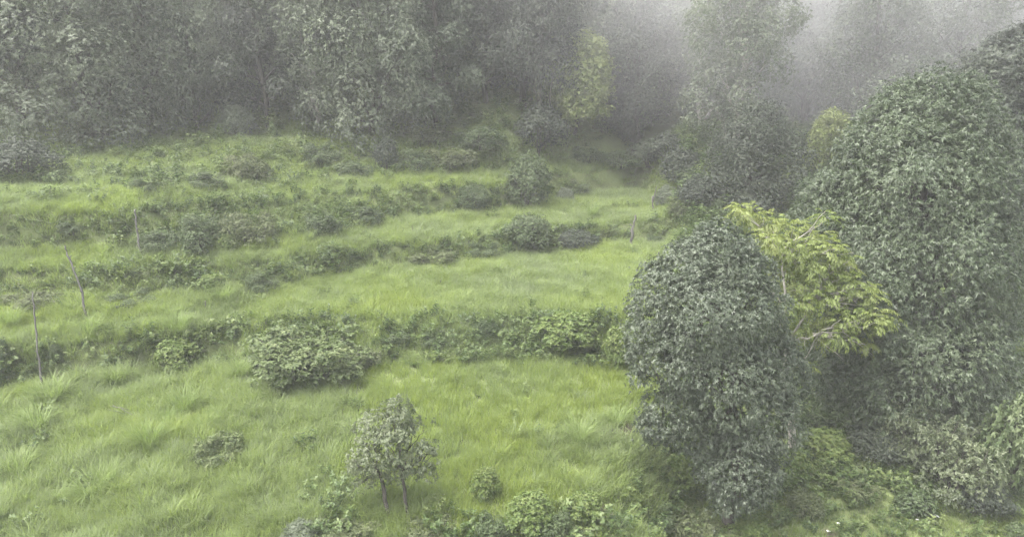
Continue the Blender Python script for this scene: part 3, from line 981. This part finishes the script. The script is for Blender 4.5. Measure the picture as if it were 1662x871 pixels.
# ------------------------------------------------------------------ instanced growth nobody could count
def instancer(name, pts, rot, scl, pick, tone, protos):
    me = bpy.data.meshes.new(name)
    me.vertices.add(len(pts))
    me.vertices.foreach_set('co', np.asarray(pts, np.float32).ravel())
    for nm, tp, val in (('rot', 'FLOAT_VECTOR', rot), ('scl', 'FLOAT', scl), ('pick', 'INT', pick), ('tone', 'FLOAT', tone)):
        a = me.attributes.new(nm, tp, 'POINT')
        a.data.foreach_set('vector' if tp == 'FLOAT_VECTOR' else 'value', np.ascontiguousarray(val, np.int32 if tp == 'INT' else np.float32).ravel())
    me.update()
    o = link(name, me)
    col = bpy.data.collections.new(name + '_plants')
    for p in protos: col.objects.link(p)
    ng = bpy.data.node_groups.new(name + '_scatter', 'GeometryNodeTree')
    ng.interface.new_socket('Geometry', in_out='INPUT', socket_type='NodeSocketGeometry')
    ng.interface.new_socket('Geometry', in_out='OUTPUT', socket_type='NodeSocketGeometry')
    N, L = ng.nodes, ng.links
    gi, go = N.new('NodeGroupInput'), N.new('NodeGroupOutput')
    ci = N.new('GeometryNodeCollectionInfo')
    ci.inputs['Collection'].default_value = col
    ci.inputs['Separate Children'].default_value = True
    ci.inputs['Reset Children'].default_value = True
    iop = N.new('GeometryNodeInstanceOnPoints')
    iop.inputs['Pick Instance'].default_value = True
    na = {}
    for nm, tp in (('rot', 'FLOAT_VECTOR'), ('scl', 'FLOAT'), ('pick', 'INT')):
        q = N.new('GeometryNodeInputNamedAttribute'); q.data_type = tp; q.inputs['Name'].default_value = nm
        na[nm] = next(s for s in q.outputs if s.enabled and s.name == 'Attribute')
    L.new(gi.outputs[0], iop.inputs['Points'])
    L.new(ci.outputs[0], iop.inputs['Instance'])
    L.new(na['pick'], iop.inputs['Instance Index'])
    L.new(na['rot'], iop.inputs['Rotation'])
    L.new(na['scl'], iop.inputs['Scale'])
    L.new(iop.outputs[0], go.inputs[0])
    md = o.modifiers.new('scatter', 'NODES')
    md.node_group = ng
    tag(o, kind='stuff')
    return o


def blades(rng, n, R, L, W, lean, curl, segs=3):
    """A clump of tapered blades; each bends outward."""
    V, Q, T = [], [], []
    a = rng.uniform(0, 6.283, n)
    r = R * np.sqrt(rng.random(n))
    base = np.stack([r * np.cos(a), r * np.sin(a), np.full(n, -.03)], -1)
    da = a + rng.normal(0, .9, n)
    dirh = np.stack([np.cos(da), np.sin(da), np.zeros(n)], -1)
    side = np.stack([-np.sin(da), np.cos(da), np.zeros(n)], -1)
    l = L * rng.uniform(.55, 1.15, n)
    th0 = np.abs(rng.normal(lean, .18, n))
    cu = curl * rng.uniform(.5, 1.4, n)
    pos = base.copy()
    rows = []
    for s in range(segs + 1):
        t = s / segs
        w = W * (1 - t) ** .7 * rng.uniform(.9, 1.1, n)
        if s < segs:
            rows.append((pos - side * w[:, None] / 2, pos + side * w[:, None] / 2))
        else:
            rows.append((pos,))
        th = th0 + cu * t
        pos = pos + (dirh * np.sin(th)[:, None] + np.array([0, 0, 1]) * np.cos(th)[:, None]) * (l / segs)[:, None]
    per = segs * 2 + 1
    V = np.stack([x for rw in rows for x in rw], 1).reshape(-1, 3)
    o = np.arange(n) * per
    for s in range(segs - 1):
        Q.append(np.stack([o + 2 * s, o + 2 * s + 1, o + 2 * s + 3, o + 2 * s + 2], -1))
    T = np.stack([o + 2 * segs - 2, o + 2 * segs - 1, o + 2 * segs], -1)
    return V, np.concatenate(Q), T


def proto_obj(name, geo, mat, tone=None):
    me = np_mesh(name, geo[0], geo[1], geo[2] if len(geo) > 2 and geo[2] is not None else None, mat=mat)
    nf = len(me.polygons)
    nb = len(geo[2]) if len(geo) > 2 and geo[2] is not None else nf
    r = np.random.default_rng(len(name)).normal(0, .2, nb)
    a = me.attributes.new('blade', 'FLOAT', 'FACE')
    a.data.foreach_set('value', np.resize(r, nf).astype(np.float32))
    return bpy.data.objects.new(name, me)


def fern(rng, n_fronds, L, pinn=9):
    """Arching fronds with leaflets down both sides."""
    P, A, Nn, ls = [], [], [], []
    for f in range(n_fronds):
        a = f / n_fronds * 6.283 + rng.uniform(-.4, .4)
        d = np.array([math.cos(a), math.sin(a), 0]); s = np.array([-math.sin(a), math.cos(a), 0])
        l = L * rng.uniform(.7, 1.15)
        for i in range(1, pinn + 1):
            t = i / pinn
            pos = d * l * t * .8 + np.array([0, 0, l * (.75 * t - .6 * t * t)])
            for sg in (-1, 1):
                P.append(pos); A.append(s * sg + d * .4 - np.array([0, 0, .2])); Nn.append(np.array([0, 0, 1.0]) - d * .2)
                ls.append(l * .32 * (1 - t * .8))
    P, A, Nn, ls = map(np.array, (P, A, Nn, ls))
    V, Q = leaf_quads(P, A, Nn, ls, ls * .34, .1)
    return V, Q


def herb(rng, stems, H, L, W):
    C, D = [], []
    for s in range(stems):
        b = rng.normal(0, .12, 3); b[2] = 0
        tip = b + np.array([rng.normal(0, .14), rng.normal(0, .14), H * rng.uniform(.5, 1.1)])
        for t in (.35, .6, .8, 1.0):
            C.append(b + (tip - b) * t); D.append(np.array([rng.normal(0, .25), rng.normal(0, .25), 1.0]))
    V, Q = rosettes(np.array(C), np.array(D), 5, L, W, .2, rng, (.7, 1.5))
    return V, Q


rg = np.random.default_rng(400)
short_p = [proto_obj(f'short_grass_{c}', blades(rg, 44, .22, .33, .018, .22, .6), M['grass']) for c in 'abc']
soft_p = [proto_obj(f'soft_grass_{c}', blades(rg, 52, .24, .44, .016, .32, 1.2), M['grass']) for c in 'abc']
tuss_p = [proto_obj(f'tussock_grass_{c}', blades(rg, 100, .18, .7, .016, .3, 1.4, 4), M['grass']) for c in 'ab']
herb_p = [proto_obj(f'herb_{c}', herb(rg, 7, .42, .1, .05), M['herb']) for c in 'abc'] + [proto_obj('herb_fern', fern(rg, 7, .5), M['herb'])]
bush_p = [proto_obj(f'bushlet_{c}', herb(rg, 14, .7, .12, .055), M['herb']) for c in 'ab'] + [proto_obj(f'bushlet_fern_{c}', fern(rg, 9, .8), M['herb']) for c in 'ab']


def in_view(P, margin=60):
    v = P - CAMP
    d = v @ FWD
    px = CXP + FPX * (v @ RGT) / np.maximum(d, .1)
    py = CYP - FPX * (v @ UPV) / np.maximum(d, .1)
    return (d > 3) & (px > -margin * 3) & (px < 1662 + margin * 3) & (py > -margin * 4) & (py < 871 + margin * 3), px, py


def scatter(dens, x0, x1, y0, y1, rng):
    n = int(dens * (x1 - x0) * (y1 - y0))
    x, y = rng.uniform(x0, x1, n), rng.uniform(y0, y1, n)
    z, ris, g, zone = terrain(x, y, True)
    P = np.stack([x, y, z], -1)
    ok, px, py = in_view(P)
    f = lambda a: a[ok]
    return tuple(map(f, (P, x, y, ris, g, zone, px, py)))


def place(name, P, protos, s0, s1, tone, rng, tilt=.12):
    n = len(P)
    rot = np.stack([rng.normal(0, tilt, n), rng.normal(0, tilt, n), rng.uniform(0, 6.283, n)], -1)
    instancer(name, P, rot, rng.uniform(s0, s1, n), rng.integers(0, len(protos), n), tone, protos)


rs = np.random.default_rng(500)
# upright yellow-green grass of the lowest terrace and of the treads
P, x, y, ris, g, zone, px, py = scatter(32, -42, 18, 12, 49, rs)
lowt = (zone <= 1)
tussy = sstep(.45, .62, fbm(x * .3, y * .3, 31) + .28 * sstep(-3, -11, x) * lowt)       # rough grass to the left
keep = (g < .75) & (rs.random(len(x)) > bare_mask(x, y) * .9) & (rs.random(len(x)) > np.where((zone == 2) & (x > -7), .4, .62) * ris) & (y < knots(x)[9] + 1.5)
near = np.clip((52 - y) / 22, .55, 1)
keep &= rs.random(len(x)) < near
isshort = lowt & (rs.random(len(x)) > tussy * .8)
yellow = fbm(x * .25, y * .25, 41)
tone = np.minimum(.85, np.where(lowt, .62 + (yellow - .5) * .8 - tussy * .35 + .12 * sstep(-1, -6, x), .42 + (yellow - .5) * .7) + rs.normal(0, .1, len(x)))
m = keep & isshort
place('short_meadow_grass', P[m], short_p, .75, 1.25, tone[m], rs)
m = keep & ~isshort
place('soft_terrace_grass', P[m], soft_p, .75, 1.3, tone[m], rs)
# coarse tussocks mixed through
P, x, y, ris, g, zone, px, py = scatter(2.6, -40, 16, 12, 44, rs)
pr = .15 + .75 * sstep(.42, .6, fbm(x * .3, y * .3, 31) + .28 * sstep(-3, -11, x) * (zone <= 1)) + .3 * ris
m = (g < .7) & (rs.random(len(x)) < pr * .6) & (y < knots(x)[9] + .5) & (bare_mask(x, y) < .5)
place('tussock_grass', P[m], tuss_p, .55, 1.15, (rs.normal(.3, .15, len(x)))[m], rs)
# herbs on the banks
P, x, y, ris, g, zone, px, py = scatter(22, -40, 16, 12, 45, rs)
clump = sstep(.42, .6, fbm(x * .5, y * .5, 51))
pr = ris * (.45 + .55 * clump) * np.where((zone == 2) & (x > -7), .4, .7) + .015 * clump + .5 * sstep(.12, .4, g) * (g < .9) + .5 * sstep(17.6, 16.2, y) * (px > 420) * clump * (np.hypot(x - b5[0], y - b5[1] + .7) > 1.2)
m = (rs.random(len(x)) < pr) & (rs.random(len(x)) > bare_mask(x, y))
place('bank_herbs', P[m], herb_p, .7, 1.4, (rs.normal(.4, .2, len(x)) + (clump - .5) * .25)[m], rs, .2)
P, x, y, ris, g, zone, px, py = scatter(5, -40, 16, 20, 44, rs)
m = (rs.random(len(x)) < np.where((zone == 2) & (x > -7), .45, 1) * ris ** 1.5 * sstep(.5, .64, fbm(x * .45, y * .3, 71)) * .8)
place('bank_scrub', P[m], bush_p, .5, 1.0, rs.normal(.3, .2, m.sum()), rs, .2)  # low tone puts the shading of the risers into the leaf colour
# growth on the slope below the forest and under the trees
P, x, y, ris, g, zone, px, py = scatter(8, -48, 60, 26, 62, rs)
under = np.where(g > .5, 1, 0.09 * sstep(-.3, 1.2, y - knots(x)[8]) + .91 * sstep(-1, 1.5, y - knots(x)[9]))
pr = np.clip(under, 0, 1) * (.4 + .6 * sstep(.35, .6, fbm(x * .4, y * .4, 61))) * np.clip((75 - y) / 30, .35, 1)
m = rs.random(len(x)) < pr
place('forest_undergrowth', P[m], bush_p, .7, 1.5, (rs.normal(.5, .2, len(x)) + .2 * (y < knots(x)[9] + 1) * (x < 6) - .2 * (x > 6))[m], rs, .2)
# creepers and grass of the low ground on the right
P, x, y, ris, g, zone, px, py = scatter(34, 2, 26, 14, 30, rs)
shade = sstep(19.6, 21, y)
m = (g >= .6) & (rs.random(len(x)) < .12 + .5 * shade) & (rs.random(len(x)) > bare_mask(x, y))
place('gully_herbs', P[m], herb_p, .5, 1.2, (rs.normal(.4, .2, len(x)))[m], rs, .2)
m = (g >= .5) & (rs.random(len(x)) < (1 - shade) * .9 + .1) & (rs.random(len(x)) > bare_mask(x, y) * .85)
place('clearing_grass', P[m], short_p, .3, .8, (rs.normal(.35, .15, len(x)))[m], rs)


# ------------------------------------------------------------------ grass tussocks that stand out
TUSS = [
    (300, 668, 80, 50, 'rounded pale grass tussock on the rise below the lowest bank'), (245, 725, 75, 60, 'spiky grass tussock with a dark foot in the left meadow'),
    (150, 805, 95, 55, 'broad pale tussock sloping down at the lower left'), (175, 790, 70, 60, 'spiky tussock rising behind the broad pale tussock'),
    (60, 700, 90, 60, 'shaggy tussock left of the spiky dark-footed one'), (190, 620, 70, 45, 'arching tussock right of the leftmost crooked pole'),
    (88, 645, 100, 45, 'flattened tussock round the foot of the leftmost crooked pole'), (395, 612, 60, 45, 'upright tussock under the large spreading bush'),
    (490, 635, 55, 50, 'pale spiky tussock in front of the large spreading bush'), (30, 770, 90, 55, 'wide loose tussock at the left edge of the meadow'),
    (150, 545, 60, 50, 'tall spiky tussock at the foot of the leaning pole'), (365, 490, 60, 45, 'bluish fine tussock on the second terrace'),
    (940, 720, 80, 55, 'fine pale tussock left of the dry grass patch'), (1000, 690, 70, 40, 'straw-coloured tussock on the dry grass patch'),
    (290, 540, 70, 50, 'soft arching tussock above the bright leafy bush'), (20, 530, 60, 45, 'pale tussock at the left end of the second terrace'),
    (985, 580, 50, 45, 'spiky tussock on the bank left of the front evergreen'), (960, 355, 40, 35, 'pale dry tussock on the third terrace near the posts'),
    (270, 690, 60, 40, 'low tussock between the rounded and the spiky tussocks'), (350, 690, 60, 45, 'pale upright tussock above the small yellowish bush'),
]
_t = []
rt = np.random.default_rng(600)
for i in range(3):
    V, Q, T = blades(rt, 300, .22, .85, .016, .28, 1.2 + .2 * i, 5)
    _t.append((V, Q, T))
_tm = [np_mesh('blades', *g_, tone=rt.normal(.5, .2, len(g_[1]) + len(g_[2])), mat=M['tussock']) for g_ in _t]
for i, (px, py, w, h, lab) in enumerate(TUSS):
    p = ground_at(px, py)
    m = axis_depth(p) / FPX
    o = link('grass_tussock', _tm[i % 3])
    o.location = p - np.array([0, 0, .03])
    o.rotation_euler = (0, 0, random.uniform(0, 6.28))
    o.scale = (w * m / 1.3, w * m / 1.3, h * m / .8)
    tag(o, lab, 'grass tussock', 'grass tussocks')


# ------------------------------------------------------------------ poles and stakes
def pole(label, base_px, top_px, r, knots_n=3, fork=None, seed=0, name='fence_pole', mat='dead_wood', mids=()):
    rng = np.random.default_rng(700 + seed)
    b = ground_at(*base_px)
    d = axis_depth(b)
    t = at(top_px[0], top_px[1], d)
    root = empty(name, b)
    tag(root, label, 'fence pole' if name == 'fence_pole' else 'stake', 'old crooked poles on the terraces' if name == 'fence_pole' else 'thin stakes on the terraces')
    ctrl = [np.array([0, 0, -.25])] + [at(mx, my, d) - b for mx, my in mids] + [t - b]
    s = np.linspace(0, len(ctrl) - 1, 14)
    pts = np.stack([np.interp(s, range(len(ctrl)), [c[k] for c in ctrl]) for k in range(3)], -1)
    pts[1:-1] += rng.normal(0, r * .35, (12, 3))
    rad = np.linspace(r, r * .6, 14) * rng.uniform(.85, 1.2, 14)
    link('shaft', np_mesh('shaft', *tube(pts, rad, 8, .12, rng), mat=M[mat], smooth=True), root)
    for k in range(knots_n):
        i = 3 + int(k * 9 / max(knots_n, 1))
        a = rng.uniform(0, 6.28)
        e = pts[i] + np.array([math.cos(a) * r * 2.6, math.sin(a) * r * 2.6, r * 2.2])
        link('stub', np_mesh('stub', *tube(crooked(pts[i], e, 4, .003, rng), np.linspace(r * .5, r * .28, 4), 5, .1, rng), mat=M[mat], smooth=True), root)
    if fork:
        f = at(fork[0], fork[1], d) - b
        link('fork', np_mesh('fork', *tube(crooked(pts[9], f, 5, .01, rng), np.linspace(r * .7, r * .35, 5), 6, .1, rng), mat=M[mat], smooth=True), root)


pole('leftmost crooked grey pole standing below the second terrace', (70, 634), (53, 474), .036, 4, seed=1, mids=((62, 580), (57, 520)))
pole('leaning crooked grey pole bent near its top on the second terrace', (143, 520), (105, 398), .042, 5, seed=2, mids=((131, 470), (117, 430), (108, 408)))
pole('thin tall pole in front of the upper bank bushes', (229, 420), (219, 340), .05, 3, seed=3, mids=((222, 370),))
pole('short thick crooked post near the front evergreen', (1022, 402), (1031, 349), .075, 4, seed=4, mids=((1028, 370),))
pole('forked dark post at the gully edge on the top terraces', (1061, 346), (1059, 318), .06, 2, fork=(1066, 302), seed=5)
for i, (b_, t_, lab) in enumerate([((337, 506), (333, 488), 'short dark stake on the second terrace right of the leaning pole'),
                                   ((671, 380), (669, 366), 'thin dark stake on the third terrace above the low dark bushes'),
                                   ((811, 352), (811, 345), 'tiny dark stake left of the tall round bush'),
                                   ((716, 464), (715, 454), 'thin dark stake at the middle of the second terrace'),
                                   ((891, 446), (890, 440), 'tiny stake on the second terrace below the round greyish bush'),
                                   ((1068, 428), (1069, 408), 'thin pale stake just left of the front evergreen top')]):
    pole(lab, b_, t_, .028, 0, seed=20 + i, name='wooden_stake')

# dead stalks lying in the left meadow
b = ground_at(190, 675)
root = empty('dead_branch', b)
tag(root, 'thin dead stalks lying across the grass below the arching tussock', 'dead branch')
for k, (e1, e2) in enumerate((((178, 678), (205, 683)), ((182, 673), (212, 676)), ((186, 670), (220, 686)))):
    pa, pb = ground_at(*e1) + (0, 0, .3), ground_at(*e2) + (0, 0, .25)
    link('stalk', np_mesh('stalk', *tube(crooked(pa - b, pb - b, 6, .015, RNG), np.linspace(.012, .006, 6), 5, .1), mat=M['dead_wood'], smooth=True), root)


# ------------------------------------------------------------------ scraps on the clearing
def paper_mat():
    m, N, L = new_mat('white_scrap')
    nz = N.new('ShaderNodeTexNoise'); nz.inputs['Scale'].default_value = 9
    rp = ramp(N, [(.55, .55, .54), (.8, .8, .79)]); L.new(nz.outputs['Fac'], rp.inputs['Fac'])
    p = N.new('ShaderNodeBsdfPrincipled'); p.inputs['Roughness'].default_value = .6
    L.new(rp.outputs[0], p.inputs['Base Color'])
    o = N.new('ShaderNodeOutputMaterial'); L.new(p.outputs[0], o.inputs['Surface'])
    return m


pm = paper_mat()
rp_ = np.random.default_rng(801)
for i, (px, py, s, lab) in enumerate([(1518, 843, .085, 'crumpled white scrap lying on the clearing'), (1488, 848, .04, 'small pale scrap left of the crumpled white one'),
                                      (1344, 866, .05, 'pale scrap lying in the bare earth of the clearing'), (1360, 853, .04, 'smaller pale scrap above the bare earth of the clearing')]):
    p = ground_at(px, py)
    n = 7
    u, v = np.meshgrid(np.linspace(-1, 1, n), np.linspace(-1, 1, n))
    hgt = rp_.uniform(0, .7, (n, n)) * (1 - .4 * (u * u + v * v))
    V = np.stack([u + rp_.normal(0, .12, u.shape), v * .7 + rp_.normal(0, .1, u.shape), hgt], -1).reshape(-1, 3) * s
    ii = np.arange(n * n).reshape(n, n)
    q = np.stack([ii[:-1, :-1], ii[:-1, 1:], ii[1:, 1:], ii[1:, :-1]], -1).reshape(-1, 4)
    o = link('paper_scrap', np_mesh('paper_scrap', V, q, mat=pm))
    o.location = p + np.array([0, 0, .1])
    tag(o, lab, 'scrap', 'scraps on the clearing')


# ------------------------------------------------------------------ haze and the thicker mist in the gully
def box(name, x0, x1, y0, y1, z0, z1, mat):
    V = [(x, y, z) for z in (z0, z1) for y in (y0, y1) for x in (x0, x1)]
    Q = [(0, 2, 3, 1), (4, 5, 7, 6), (0, 1, 5, 4), (2, 6, 7, 3), (0, 4, 6, 2), (1, 3, 7, 5)]
    return link(name, np_mesh(name, V, Q, mat=mat))


m, N, L = new_mat('haze_air')
v = N.new('ShaderNodeVolumePrincipled')
v.inputs['Color'].default_value = (.95, .945, .965, 1)
v.inputs['Density'].default_value = HAZE_DENSITY
o = N.new('ShaderNodeOutputMaterial'); L.new(v.outputs[0], o.inputs['Volume'])
tag(box('haze', -152, 152, -32, 172, -6, 52, m), kind='stuff')

def mist_mat(dens):
    m, N, L = new_mat('mist_air')
    v = N.new('ShaderNodeVolumePrincipled')
    v.inputs['Color'].default_value = (.95, .945, .965, 1)
    tc = N.new('ShaderNodeTexCoord')
    ln = N.new('ShaderNodeVectorMath'); ln.operation = 'LENGTH'
    L.new(tc.outputs['Object'], ln.inputs[0])
    fall = N.new('ShaderNodeMapRange'); fall.interpolation_type = 'SMOOTHSTEP'
    fall.inputs['From Min'].default_value, fall.inputs['From Max'].default_value = 1.0, 0.1
    fall.inputs['To Min'].default_value, fall.inputs['To Max'].default_value = 0.0, 1.0
    L.new(ln.outputs['Value'], fall.inputs['Value'])
    nz = N.new('ShaderNodeTexNoise'); nz.inputs['Scale'].default_value = 2.6; nz.inputs['Detail'].default_value = 3
    L.new(tc.outputs['Object'], nz.inputs['Vector'])
    nr = N.new('ShaderNodeMapRange'); nr.inputs['From Min'].default_value, nr.inputs['From Max'].default_value = .38, .64
    nr.inputs['To Min'].default_value, nr.inputs['To Max'].default_value = .25, 1.3
    L.new(nz.outputs['Fac'], nr.inputs['Value'])
    mu = N.new('ShaderNodeMath'); mu.operation = 'MULTIPLY'
    L.new(fall.outputs[0], mu.inputs[0]); L.new(nr.outputs[0], mu.inputs[1])
    m2 = N.new('ShaderNodeMath'); m2.operation = 'MULTIPLY'; m2.inputs[1].default_value = dens
    L.new(mu.outputs[0], m2.inputs[0]); L.new(m2.outputs[0], v.inputs['Density'])
    o = N.new('ShaderNodeOutputMaterial'); L.new(v.outputs[0], o.inputs['Volume'])
    return m


for loc, sc_, k in (((22, 45, 19), (29, 15, 15), 1.0), ((-14, 50, 22), (9, 6, 5), 1.0), ((-16, 60, 22), (38, 22, 18), .8)):
    mb = box('mist', -1, 1, -1, 1, -1, 1, mist_mat(MIST_DENSITY * k))
    mb.location, mb.scale = loc, sc_
    tag(mb, kind='stuff')
